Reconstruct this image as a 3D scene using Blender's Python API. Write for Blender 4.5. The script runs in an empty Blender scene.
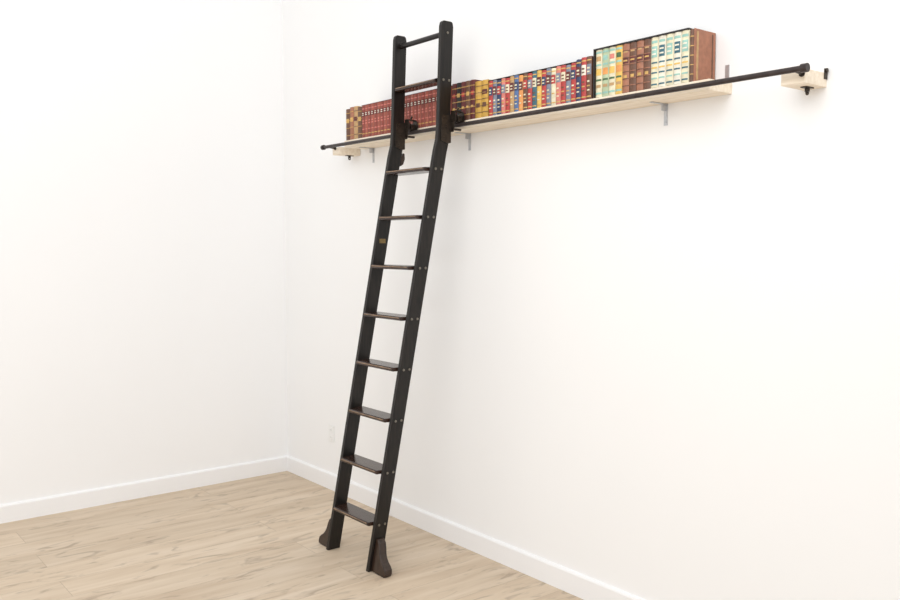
import bpy, bmesh, math, random
from mathutils import Vector, Matrix
random.seed(7)
sc=bpy.context.scene
sc.view_settings.view_transform='Standard'
sc.view_settings.look='None'

# ------------------------------------------------ materials
def srgb(r,g,b):
    f=lambda c:(c/255/12.92) if c/255<=.04045 else ((c/255+.055)/1.055)**2.4
    return (f(r),f(g),f(b),1)
def mat(name,col,rough=.5,metal=0,var=0.0,scale=20,stretch=(1,1,1),bump=0,spec=.5,col2=None):
    m=bpy.data.materials.new(name);m.use_nodes=True
    nt=m.node_tree;b=nt.nodes['Principled BSDF']
    b.inputs['Base Color'].default_value=col
    b.inputs['Roughness'].default_value=rough
    b.inputs['Metallic'].default_value=metal
    b.inputs['Specular IOR Level'].default_value=spec
    if var or bump or col2:
        tc=nt.nodes.new('ShaderNodeTexCoord');mp=nt.nodes.new('ShaderNodeMapping')
        mp.inputs['Scale'].default_value=stretch
        n=nt.nodes.new('ShaderNodeTexNoise');n.inputs['Scale'].default_value=scale;n.inputs['Detail'].default_value=6
        nt.links.new(tc.outputs['Object'],mp.inputs[0]);nt.links.new(mp.outputs[0],n.inputs['Vector'])
        if var or col2:
            r=nt.nodes.new('ShaderNodeValToRGB')
            r.color_ramp.elements[0].position=.3;r.color_ramp.elements[1].position=.72
            r.color_ramp.elements[0].color=[c*(1-var) for c in col[:3]]+[1]
            r.color_ramp.elements[1].color=col2 or [min(1,c*(1+var)) for c in col[:3]]+[1]
            nt.links.new(n.outputs['Fac'],r.inputs[0]);nt.links.new(r.outputs[0],b.inputs['Base Color'])
        if bump:
            bp=nt.nodes.new('ShaderNodeBump');bp.inputs['Strength'].default_value=bump;bp.inputs['Distance'].default_value=.002
            nt.links.new(n.outputs['Fac'],bp.inputs['Height']);nt.links.new(bp.outputs[0],b.inputs['Normal'])
    return m
M_wall=mat('wall_paint',(.878,.880,.880,1),.8,var=.005,scale=1.2,bump=.0,spec=.2)
M_wall2=mat('wall_paint_side',(.888,.891,.895,1),.8,var=.005,scale=1.2,spec=.2)
M_base=mat('baseboard_paint',(.87,.87,.875,1),.45,var=.005,scale=3)
M_lad=mat('espresso_wood',(.009,.0075,.007,1),.36,var=.45,scale=14,stretch=(6,6,.6),bump=.12,col2=(.017,.013,.010,1),spec=.35)
M_tread=mat('tread_wood',(.022,.010,.007,1),.24,var=.4,scale=10,stretch=(.6,6,6),bump=.1,col2=(.05,.024,.016,1))
M_edge=mat('worn_edge',(.22,.14,.08,1),.4,var=.5,scale=30)
M_foot=mat('foot_wood',(.030,.016,.010,1),.3,var=.4,scale=16,stretch=(4,4,1),bump=.1)
M_iron=mat('black_iron',(.045,.034,.026,1),.34,metal=.6,var=.3,scale=60,bump=.1)
M_rail=mat('rail_bronze',(.050,.038,.036,1),.38,metal=.5,var=.25,scale=30)
M_steel=mat('zinc_steel',(.55,.56,.58,1),.35,metal=.8,var=.1,scale=60)
M_cap=mat('screw_cap',(.20,.18,.15,1),.35,metal=.7,var=.1,scale=80)
M_brass=mat('brass_tag',(.20,.14,.06,1),.4,metal=.7,var=.2,scale=90)
M_rub=mat('rubber_pad',(.02,.02,.02,1),.8,var=.2,scale=50)
M_pine=mat('pine_board',srgb(236,220,196),.6,var=.06,scale=8,stretch=(.6,8,8),bump=.05,col2=srgb(247,235,217))
M_plas=mat('outlet_plastic',(.84,.84,.83,1),.4,var=.01,scale=5)
M_slot=mat('outlet_slot',(.5,.5,.5,1),.6,var=.1,scale=5)

# floor
def floor_mat():
    m=bpy.data.materials.new('oak_planks');m.use_nodes=True
    nt=m.node_tree;N=nt.nodes;L=nt.links;b=N['Principled BSDF']
    tc=N.new('ShaderNodeTexCoord');sp=N.new('ShaderNodeSeparateXYZ');cb=N.new('ShaderNodeCombineXYZ')
    L.new(tc.outputs['Object'],sp.inputs[0]);L.new(sp.outputs['Y'],cb.inputs['X']);L.new(sp.outputs['X'],cb.inputs['Y'])
    br=N.new('ShaderNodeTexBrick');br.offset=.37;br.offset_frequency=2
    br.inputs['Scale'].default_value=1;br.inputs['Brick Width'].default_value=1.9;br.inputs['Row Height'].default_value=.235
    br.inputs['Mortar Size'].default_value=.0016;br.inputs['Mortar Smooth'].default_value=.3;br.inputs['Bias'].default_value=0
    br.inputs['Color1'].default_value=(0,0,0,1);br.inputs['Color2'].default_value=(1,1,1,1);br.inputs['Mortar'].default_value=(.5,.5,.5,1)
    L.new(cb.outputs[0],br.inputs['Vector'])
    sc_=N.new('ShaderNodeVectorMath');sc_.operation='SCALE';sc_.inputs['Scale'].default_value=13.7
    L.new(br.outputs['Color'],sc_.inputs[0])
    ad=N.new('ShaderNodeVectorMath');ad.operation='ADD';L.new(cb.outputs[0],ad.inputs[0]);L.new(sc_.outputs[0],ad.inputs[1])
    def noise(scale,st,det=6,dist=0):
        mp=N.new('ShaderNodeMapping');mp.inputs['Scale'].default_value=st
        n=N.new('ShaderNodeTexNoise');n.inputs['Scale'].default_value=scale;n.inputs['Detail'].default_value=det
        n.inputs['Distortion'].default_value=dist
        L.new(ad.outputs[0],mp.inputs[0]);L.new(mp.outputs[0],n.inputs['Vector']);return n
    def ramp(src,stops):
        r=N.new('ShaderNodeValToRGB');e=r.color_ramp.elements
        e[0].position,e[0].color=stops[0];e[1].position,e[1].color=stops[-1]
        for p,c in stops[1:-1]:
            q=e.new(p);q.color=c
        L.new(src,r.inputs[0]);return r
    g=noise(3.0,(.6,5,1),8,.5)
    base=ramp(g.outputs['Fac'],[(.25,srgb(194,173,149)),(.5,srgb(207,189,166)),(.78,srgb(218,202,182))])
    k=noise(2.4,(1.6,5.0,1),6,1.8)
    kr=ramp(k.outputs['Fac'],[(.57,(0,0,0,1)),(.70,(1,1,1,1))])
    def mix(mode,fac,a,bb):
        x=N.new('ShaderNodeMix');x.data_type='RGBA';x.blend_type=mode
        if isinstance(fac,float): x.inputs[0].default_value=fac
        else: L.new(fac,x.inputs[0])
        L.new(a,x.inputs[6])
        if isinstance(bb,tuple): x.inputs[7].default_value=bb
        else: L.new(bb,x.inputs[7])
        return x.outputs[2]
    m1=N.new('ShaderNodeMath');m1.operation='MULTIPLY';m1.inputs[1].default_value=.7;L.new(kr.outputs[0],m1.inputs[0])
    c=mix('MIX',m1.outputs[0],base.outputs[0],srgb(162,146,128))
    tone=ramp(br.outputs['Color'],[(0,(.90,.895,.89,1)),(1,(1,1,1,1))])
    c=mix('MULTIPLY',1.0,c,tone.outputs[0])
    m2=N.new('ShaderNodeMath');m2.operation='MULTIPLY';m2.inputs[1].default_value=.45;L.new(br.outputs['Fac'],m2.inputs[0])
    c=mix('MIX',m2.outputs[0],c,srgb(135,118,100))
    L.new(c,b.inputs['Base Color']);b.inputs['Roughness'].default_value=.55
    b.inputs['Specular IOR Level'].default_value=.25
    return m
M_floor=floor_mat()

# ------------------------------------------------ helpers
def obj(name,bm,mats,parent=None,smooth=False,bevel=0,segs=2):
    me=bpy.data.meshes.new(name)
    bmesh.ops.recalc_face_normals(bm,faces=bm.faces[:])
    bm.to_mesh(me);bm.free()
    o=bpy.data.objects.new(name,me);sc.collection.objects.link(o)
    for m in (mats if isinstance(mats,(list,tuple)) else [mats]): me.materials.append(m)
    if smooth:
        for p in me.polygons:p.use_smooth=True
    if bevel:
        md=o.modifiers.new('bevel','BEVEL');md.width=bevel;md.segments=segs;md.limit_method='ANGLE';md.angle_limit=math.radians(40)
        md.harden_normals=False
    if parent:o.parent=parent
    return o
def empty(name):
    o=bpy.data.objects.new(name,None);sc.collection.objects.link(o);return o
def box(bm,x0,x1,y0,y1,z0,z1,mi=0):
    vs=[bm.verts.new((x,y,z)) for x in (x0,x1) for y in (y0,y1) for z in (z0,z1)]
    for q in ((0,1,3,2),(4,6,7,5),(0,4,5,1),(2,3,7,6),(0,2,6,4),(1,5,7,3)):
        f=bm.faces.new([vs[i] for i in q]);f.material_index=mi
def prism(bm,pts,z0,z1,mi=0,topmi=None,axis='z'):
    def P(p,h):
        if axis=='z':return (p[0],p[1],h)
        if axis=='x':return (h,p[0],p[1])
        return (p[0],h,p[1])
    a=[bm.verts.new(P(p,z0)) for p in pts];b=[bm.verts.new(P(p,z1)) for p in pts]
    n=len(pts)
    for i in range(n):
        f=bm.faces.new((a[i],a[(i+1)%n],b[(i+1)%n],b[i]));f.material_index=mi
    f=bm.faces.new(a[::-1]);f.material_index=mi
    f=bm.faces.new(b);f.material_index=mi if topmi is None else topmi
def cyl(bm,p0,p1,r,seg=20,mi=0,r2=None):
    p0=Vector(p0);p1=Vector(p1);d=(p1-p0);L_=d.length
    rot=d.to_track_quat('Z','Y').to_matrix().to_4x4()
    res=bmesh.ops.create_cone(bm,cap_ends=True,segments=seg,radius1=r,radius2=r if r2 is None else r2,depth=L_,matrix=Matrix.Translation((p0+p1)/2)@rot)
    for v in res['verts']:
        for f in v.link_faces:f.material_index=mi
def torus(bm,c,R_,r,axis='x',seg=28,s2=10,a0=0,a1=2*math.pi,mi=0):
    full=abs(a1-a0-2*math.pi)<1e-4
    n=seg if full else seg+1
    rings=[]
    for i in range(n):
        a=a0+(a1-a0)*i/seg
        ring=[]
        for j in range(s2):
            b=2*math.pi*j/s2
            rr=R_+r*math.cos(b);h=r*math.sin(b)
            u,v=rr*math.cos(a),rr*math.sin(a)
            p=(c[0]+h,c[1]+u,c[2]+v) if axis=='x' else (c[0]+u,c[1]+h,c[2]+v)
            ring.append(bm.verts.new(p))
        rings.append(ring)
    for i in range(seg):
        A=rings[i];B=rings[(i+1)%n]
        for j in range(s2):
            f=bm.faces.new((A[j],A[(j+1)%s2],B[(j+1)%s2],B[j]));f.material_index=mi
    if not full:
        bm.faces.new(rings[0]);bm.faces.new(rings[-1][::-1])

# ------------------------------------------------ room
bm=bmesh.new();box(bm,-.12,7.5,0,.12,-.02,4.2);obj('wall_back',bm,M_wall)
bm=bmesh.new();box(bm,-.12,0,-6.5,0,-.02,4.2);obj('wall_left',bm,M_wall2)
bm=bmesh.new();box(bm,-.12,7.5,-6.5,.12,-.12,0);obj('floor',bm,M_floor)
bm=bmesh.new();prism(bm,[(0,0),(-.016,0),(-.016,.10),(-.012,.108),(0,.112)],0,7.5,axis='x');obj('baseboard_back',bm,M_base)
bm=bmesh.new();prism(bm,[(0,0),(.016,0),(.016,.10),(.012,.108),(0,.112)],-6.5,0,axis='y');obj('baseboard_left',bm,M_base)
# outlet
out=empty('wall_outlet')
bm=bmesh.new();box(bm,.60,.67,-.006,0,.33,.445);obj('plate',bm,M_plas,out,bevel=.003)
bm=bmesh.new()
for z in (.362,.413):
    cyl(bm,(.635,-.0085,z),(.635,-.005,z),.016,20)
obj('sockets',bm,M_plas,out)
bm=bmesh.new()
for z in (.362,.413):
    box(bm,.628,.630,-.0095,-.008,z-.004,z+.005);box(bm,.640,.642,-.0095,-.008,z-.004,z+.005)
obj('slots',bm,M_slot,out)

# ------------------------------------------------ shelf
shelf=empty('wall_shelf')
SX0,SX1=1.07,3.70
bm=bmesh.new();box(bm,SX0,SX1,-.15,0,2.275,2.318);obj('board',bm,M_pine,shelf,bevel=.003)
bm=bmesh.new()
for x in (1.17,2.10,3.385):
    box(bm,x-.009,x+.009,-.003,0,2.185,2.275)       # wall leg
    box(bm,x-.009,x+.009,-.10,0,2.271,2.275)        # shelf leg
    box(bm,x-.003,x+.003,-.03,-.003,2.245,2.273)
    for z in (2.20,2.228):cyl(bm,(x,-.006,z),(x,-.003,z),.005,10)
obj('l_brackets',bm,M_steel,shelf)
bm=bmesh.new();box(bm,3.668,3.686,-.003,0,2.318,2.39);box(bm,3.668,3.686,-.07,0,2.318,2.322);obj('top_bracket',bm,M_steel,shelf)

# ------------------------------------------------ rail
RY,RZ,RR=-.19,2.290,.0105
rail=empty('ladder_rail')
bm=bmesh.new();cyl(bm,(.88,RY,RZ),(4.10,RY,RZ),RR,24)
for x in (.885,4.106):
    cyl(bm,(x-.012,RY,RZ),(x+.012,RY,RZ),.0155,24)
obj('rail_pipe',bm,M_rail,rail,bevel=.001)
bm=bmesh.new();box(bm,3.995,4.085,-.15,0,2.248,2.298);box(bm,.93,1.02,-.15,0,2.240,2.285);obj('mounting_blocks',bm,M_pine,rail,bevel=.002)
bm=bmesh.new()
for x in (4.075,.965):
    cyl(bm,(x,RY,RZ-.006),(x,-.148,RZ-.010),.006,12)
    cyl(bm,(x,-.154,RZ-.010),(x,-.150,RZ-.010),.011,16)
# small saddle brackets screwed to the blocks
box(bm,4.085,4.088,-.022,-.002,2.275,2.312)
cyl(bm,(4.085,-.012,2.306),(4.093,-.012,2.306),.008,14)
for (x,z) in ((4.045,2.248),(.985,2.240)):
    box(bm,x-.012,x+.012,-.085,-.035,z-.004,z)
    cyl(bm,(x,-.06,z-.016),(x,-.06,z-.004),.009,14)
    torus(bm,(x,-.06,z-.020),.006,.0035,axis='x')
obj('rail_brackets',bm,M_iron,rail)

# ------------------------------------------------ books
bmats=[];bidx={}
def bmn(name,rgb,**k):
    if name in bidx:return bidx[name]
    bmats.append(mat('book_'+name,srgb(*rgb),.45,var=.18,scale=40,bump=.15,**k));bidx[name]=len(bmats)-1;return bidx[name]
PAG=bmn('pages',(225,212,185));GOLD=bmn('gilt',(205,165,95));WHT=bmn('ivory',(228,222,205));BLK=bmn('black',(28,24,24))
NAVY=bmn('navy',(44,56,92));RED=bmn('red',(176,58,54));DRED=bmn('maroon',(92,34,32));RB=bmn('russet',(156,82,66));RB2=bmn('russet2',(138,64,52))
TAN=bmn('tan',(186,150,104));BRN=bmn('brown',(104,70,52));GRY=bmn('slate',(122,128,144));YEL=bmn('mustard',(222,182,92))
TEAL=bmn('teal',(52,98,112));GRN=bmn('green',(70,100,64));CRM=bmn('cream',(222,214,184));BLU=bmn('blue',(78,108,156));PNK=bmn('rose',(206,122,110));LBR=bmn('leather',(160,106,80));AQ=bmn('aqua',(150,192,180));GLD2=bmn('gold_leather',(200,158,72))
ORG=bmn('orange',(222,150,84));SAGE=bmn('sage',(176,190,156))
BZ=2.319
bb=bmesh.new()
def book(x0,w,h,col,strips=(),front=-.148,depth=.14,bulge=.006,cap=True):
    g=.0008
    xa,xb=x0+g,x0+w-g
    arc=[]
    for i in range(7):
        t=i/6
        arc.append((xa+(xb-xa)*t,front+bulge-bulge*math.sin(math.pi*t)))
    prism(bb,arc+[(xb,front+depth),(xa,front+depth)],BZ,BZ+h,col,topmi=PAG)
    for (f0,f1,mi,ins,off) in strips:
        a=[]
        for i in range(7):
            t=ins+(1-2*ins)*i/6
            a.append((xa+(xb-xa)*t,front+bulge-bulge*math.sin(math.pi*t)-off))
        back=[(p[0],p[1]+off+.001) for p in a][::-1]
        prism(bb,a+back,BZ+h*f0,BZ+h*f1,mi)
def bands(col,n=4,a=.14,b=.86):
    return [(a+(b-a)*i/n-.008,a+(b-a)*i/n+.008,col,0,.002) for i in range(n+1)]
def fill(x0,x1,n,fn):
    w=(x1-x0)/n
    x=x0
    for i in range(n):
        fn(i,x,w);x+=w
def s_left(i,x,w):
    c=[BRN,LBR,TAN,BRN][i]
    book(x,w,[.188,.195,.195,.186][i],c,bands(GOLD if i!=2 else BRN,3)+[(.55,.68,DRED if i==2 else GOLD,.12,.0012)])
fill(1.08,1.26,4,s_left)
def s_set(i,x,w):
    c=RB if i%2 else RB2
    st=[(.10,.13,GOLD,.1,.001),(.24,.27,PNK,.15,.001),(.42,.46,PNK,.22,.001),(.5,.54,PNK,.25,.001),(.66,.80,DRED,.08,.0009),(.69,.715,WHT,.25,.0016),(.745,.77,WHT,.25,.0016),(.88,.91,PNK,.1,.001)]
    book(x,w,.188,c,st)
fill(1.262,2.12,26,s_set)
def s_mar(i,x,w):
    book(x,w,.196 if i<5 else .19,[DRED,BLK,DRED,BRN,DRED][i],bands(GOLD,4)+[(.62,.72,GOLD if i%2 else RED,.18,.001),(.3,.36,GOLD,.25,.001)])
fill(2.125,2.31,5,s_mar)
def s_gold(i,x,w):
    book(x,w,.182,GLD2,bands(BRN,4)+[(.62,.75,DRED if i else GOLD,.1,.001),(.66,.68,GOLD,.25,.0016),(.28,.4,BRN,.2,.001)])
fill(2.312,2.41,2,s_gold)
seq=[RED,GRY,NAVY,PNK,RED,TAN,BLU,ORG,BRN,RED,TEAL,YEL,RED,GRY,CRM,PNK,RED,GRY,RED,NAVY,RED,BRN]
def s_mix(i,x,w):
    c=seq[i]
    lab=[NAVY,DRED,RED,GRY,CRM,DRED][i%6]
    if lab==c:lab=WHT
    txt=CRM if lab not in(WHT,CRM) else BRN
    h=[.170,.170,.166,.170,.166][i%5]
    if i==19:h=.180
    if i>19:h=.184
    book(x,w,h,c,[(.05,.08,GOLD,.05,.001),(.2,.23,txt,.25,.001),(.30,.33,GOLD,.2,.001),(.40,.44,txt,.28,.001),(.58,.82,lab,.06,.001),(.63,.66,txt,.25,.0018),(.71,.75,txt,.25,.0018),(.9,.93,GOLD,.05,.001)])
fill(2.415,3.095,22,s_mix)
def s_big(i,x,w):
    if i<4: c=[CRM,SAGE,CRM,YEL][i];st=[(.06,.10,AQ,.05,.001),(.2,.26,TAN,.15,.001),(.34,.38,GRN,.1,.001),(.46,.6,ORG if i%2 else YEL,.10,.001),(.66,.70,AQ,.1,.001),(.76,.86,[TAN,AQ,PNK,GRN][i],.15,.001),(.92,.96,AQ,.05,.001)]
    elif i<8: c=BRN if i%2 else LBR;st=bands(LBR if i%2 else BRN,5)+[(.60,.72,DRED,.1,.001),(.64,.67,GOLD,.2,.0016),(.3,.36,GOLD,.25,.001),(.82,.86,TAN,.2,.001)]
    else: c=CRM if i%2==0 else WHT;st=[(.05,.08,TEAL,.1,.001),(.17,.20,AQ,.1,.001),(.28,.31,TEAL,.1,.001),(.38,.41,YEL,.1,.001),(.48,.51,TEAL,.1,.001),(.60,.82,TEAL if i%2 else AQ,.12,.001),(.65,.68,WHT,.22,.0018),(.74,.77,WHT,.22,.0018),(.88,.93,AQ,.1,.001)]
    book(x,w,.201,c,st)
fill(3.118,3.60,13,s_big)
# last leather volume showing its cover board
book(3.602,.020,.201,BRN,bands(GOLD,4))
box(bb,3.6215,3.6240,-.143,-.006,BZ,BZ+.203,LBR)
box(bb,3.6238,3.6248,-.130,-.118,BZ+.008,BZ+.194,TAN)
box(bb,3.6238,3.6248,-.030,-.022,BZ+.008,BZ+.194,BRN)
# dark slip-case boards around the tall set, thin dark boards over the low set
box(bb,3.110,3.117,-.150,-.006,BZ,BZ+.208,BLK)
box(bb,3.110,3.600,-.150,-.006,BZ+.2015,BZ+.208,BLK)
box(bb,2.413,3.03,-.146,-.006,BZ+.1705,BZ+.174,BLK)
box(bb,1.262,2.12,-.146,-.006,BZ+.1885,BZ+.192,DRED)
obj('row_of_books',bb,bmats)

# ------------------------------------------------ ladder
lad=empty('library_ladder')
XL,XR=1.812,2.240       # outer faces at the top
TH=.026;DP=.074
ZT=2.80
path=[(-.262,ZT,0),(-.262,2.28,-.028),(-.265,2.215,-.032),(-.278,2.15,-.037),(-.592,0,-.195)]
def at(z):
    for (y1,z1,s1),(y0,z0,s0) in zip(path,path[1:]):
        if z>=z0-1e-6:
            t=(z-z0)/(z1-z0);return y0+(y1-y0)*t,s0+(s1-s0)*t
    return path[-1][0],path[-1][2]
def stile(name,x0,x1):
    bm=bmesh.new()
    zs=[ZT,ZT-.007,ZT-.025,2.6,2.28,2.25,2.215,2.18,2.15,2.08,1.8,1.5,1.2,.9,.6,.3,0]
    rows=[]
    for z in zs:
        y,s=at(z);d=DP/2*(1.0 if z>2.2 else 1.03)
        if z>ZT-.001:d*=.62
        elif z>ZT-.01:d*=.88
        rows.append([bm.verts.new((x0+s,y-d,z)),bm.verts.new((x1+s,y-d,z)),bm.verts.new((x1+s,y+d,z)),bm.verts.new((x0+s,y+d,z))])
    for A,B in zip(rows,rows[1:]):
        for j in range(4):
            bm.faces.new((A[j],A[(j+1)%4],B[(j+1)%4],B[j]))
    bm.faces.new(rows[0]);bm.faces.new(rows[-1][::-1])
    return obj(name,bm,M_lad,lad,bevel=.003)
stile('stile_left',XL,XL+TH);stile('stile_right',XR-TH,XR)
# treads
zr=[.242,.511,.779,1.042,1.302,1.562,1.822,2.066,2.510]
for i,z in enumerate(zr):
    y,s=at(z)
    xa,xb=XL+TH+s-.004,XR-TH+s+.004
    fr=y-(.062 if i<8 else .045);bk=y+(.048 if i<8 else .030)
    bm=bmesh.new()
    prof=[(bk,z-.010),(bk,z+.010),(fr+.008,z+.010),(fr+.002,z+.007),(fr,z),(fr+.002,z-.007),(fr+.008,z-.010)]
    prism(bm,prof,xa,xb,axis='x')
    for v in bm.verts:
        if v.co.y<y-DP/2-.004:
            v.co.x+= .02 if v.co.x<(xa+xb)/2 else -.02
    obj('tread_%d'%(i+1),bm,M_tread,lad,bevel=.0015)
    bm=bmesh.new()
    box(bm,xa+.03,xb-.03,fr-.0006,fr+.003,z+.002,z+.0065)
    obj('tread_edge_%d'%(i+1),bm,M_edge,lad)
ZROD=2.742
y,s=at(ZROD)
bm=bmesh.new();cyl(bm,(XL+s+.01,y,ZROD),(XR+s-.01,y,ZROD),.0135,20);obj('top_rod',bm,M_lad,lad,smooth=False,bevel=.001)
# screw caps on outer faces
bm=bmesh.new()
for z in zr+[ZROD]:
    y,s=at(z)
    for dy in ((-.018,.018) if z<2.7 else (0,)):
        cyl(bm,(XR+s-.002,y+dy,z),(XR+s+.0035,y+dy,z),.0065,14)
        cyl(bm,(XL+s-.0035,y+dy,z),(XL+s+.002,y+dy,z),.0065,14)
obj('screw_caps',bm,M_cap,lad)
# brass tag on the left stile inner face
y,s=at(1.70)
bm=bmesh.new();box(bm,XL+TH+s,XL+TH+s+.0015,y-.02,y+.02,1.688,1.712);obj('tag',bm,M_brass,lad,bevel=.0004)
# feet: outward scroll brackets + pads
for side,nm in ((1,'right'),(-1,'left')):
    y,s=at(.08)
    xo=(XR if side>0 else XL)+s
    y0=path[-1][0]
    pr=[(0,.004),(.122,.004),(.126,.018),(.122,.038),(.108,.052),(.088,.064),(.072,.080),(.060,.102),(.053,.128),(.044,.152),(.026,.168),(0,.174)]
    bm=bmesh.new()
    prism(bm,[(xo+side*(p[0]-.016 if p[0]==0 else p[0]-.008),p[1]) for p in pr],y0-.022,y0+.022,axis='y')
    for v in bm.verts:
        v.co.y+= .155*v.co.z
    obj('foot_'+nm,bm,M_foot,lad,bevel=.004)
    bm=bmesh.new()
    xs=sorted((xo+side*.02,xo+side*.105))
    box(bm,xs[0],xs[1],y0-.017,y0+.017,0,.006)
    obj('foot_pad_'+nm,bm,M_rub,lad)
# roller hooks: grooved wheel riding on the rail, held by a cage screwed to the stile
for side,nm,xe in ((1,'right',XR),(-1,'left',XL+TH)):
    s=at(2.25)[1]
    xf=xe+s
    xc=xf+.017
    wz=RZ+RR+.018
    bm=bmesh.new()
    # base strap on side face of stile
    prism(bm,[(-.285,2.21),(-.24,2.195),(-.222,2.20),(-.220,2.34),(-.235,2.355),(-.28,2.335)],xf,xf+.005,axis='x')
    for (yy,zz) in ((-.265,2.225),(-.25,2.285),(-.262,2.325)):
        cyl(bm,(xf+.004,yy,zz),(xf+.008,yy,zz),.007,14)
    # front and back cheeks (planes parallel to the wall)
    cheek=[(xf,wz-.015),(xf,wz+.040),(xc+.008,wz+.043),(xc+.022,wz+.030),(xc+.026,wz+.005),(xc+.020,wz-.015)]
    prism(bm,cheek,-.221,-.217,axis='y')
    prism(bm,cheek,-.165,-.161,axis='y')
    box(bm,xf,xc+.008,-.221,-.161,wz+.037,wz+.043)
    # wheel
    cyl(bm,(xc,-.225,wz),(xc,-.157,wz),.006,14)
    cyl(bm,(xc,RY-.013,wz),(xc,RY-.0107,wz),.024,28)
    cyl(bm,(xc,RY-.0107,wz),(xc,RY+.0107,wz),.0175,28)
    cyl(bm,(xc,RY+.0107,wz),(xc,RY+.013,wz),.024,28)
    # lower guide arm and pin beneath the rail
    prism(bm,[(xf,wz-.015),(xf,RZ-.035),(xc+.003,RZ-.036),(xc+.010,RZ-.022),(xc+.010,wz-.015)],-.221,-.217,axis='y')
    cyl(bm,(xc,-.221,RZ-.022),(xc,-.168,RZ-.022),.006,14)
    # brake lever
    cyl(bm,(xc-.005,-.19,wz+.042),(xc+.006,-.187,wz+.060),.005,12)
    obj('roller_hook_'+nm,bm,M_iron,lad,bevel=.001)
# wooden stop block at the bend of the left stile
xf=XL+TH+at(2.15)[1]
bm=bmesh.new()
prism(bm,[(-.242,2.150),(-.222,2.180),(-.214,2.178),(-.212,2.148),(-.224,2.118),(-.242,2.108)],xf-.022,xf-.002,axis='x')
obj('stop_block',bm,M_foot,lad,bevel=.002)

# ------------------------------------------------ light
w=bpy.data.worlds.new('World');sc.world=w;w.use_nodes=True
bg=w.node_tree.nodes['Background'];bg.inputs[0].default_value=(1,1,1,1);bg.inputs[1].default_value=1.07
def area(name,loc,target,size,e,col=(1,1,1)):
    l=bpy.data.lights.new(name,'AREA');l.size=size;l.energy=e;l.color=col
    o=bpy.data.objects.new(name,l);sc.collection.objects.link(o);o.location=loc
    o.rotation_euler=(Vector(target)-Vector(loc)).to_track_quat('-Z','Y').to_euler()
area('softbox_key',(4.8,-4.8,3.6),(1.6,-.4,1.1),2.8,48,(1,.992,.98))
area('softbox_fill',(4.6,-2.8,3.7),(0,-2.0,1.0),2.6,46,(1,1,1))

# ------------------------------------------------ camera
cam=bpy.data.cameras.new('camera');co=bpy.data.objects.new('camera',cam);sc.collection.objects.link(co)
cam.sensor_width=36;cam.lens=863/900*36
th=math.atan(59/863);a=math.radians(141.34)
H=Vector((math.cos(a),math.sin(a),0))
F=H*math.cos(th)-Vector((0,0,1))*math.sin(th)
co.location=(5.688,-3.007,1.7)
co.rotation_euler=F.to_track_quat('-Z','Y').to_euler()
sc.camera=co
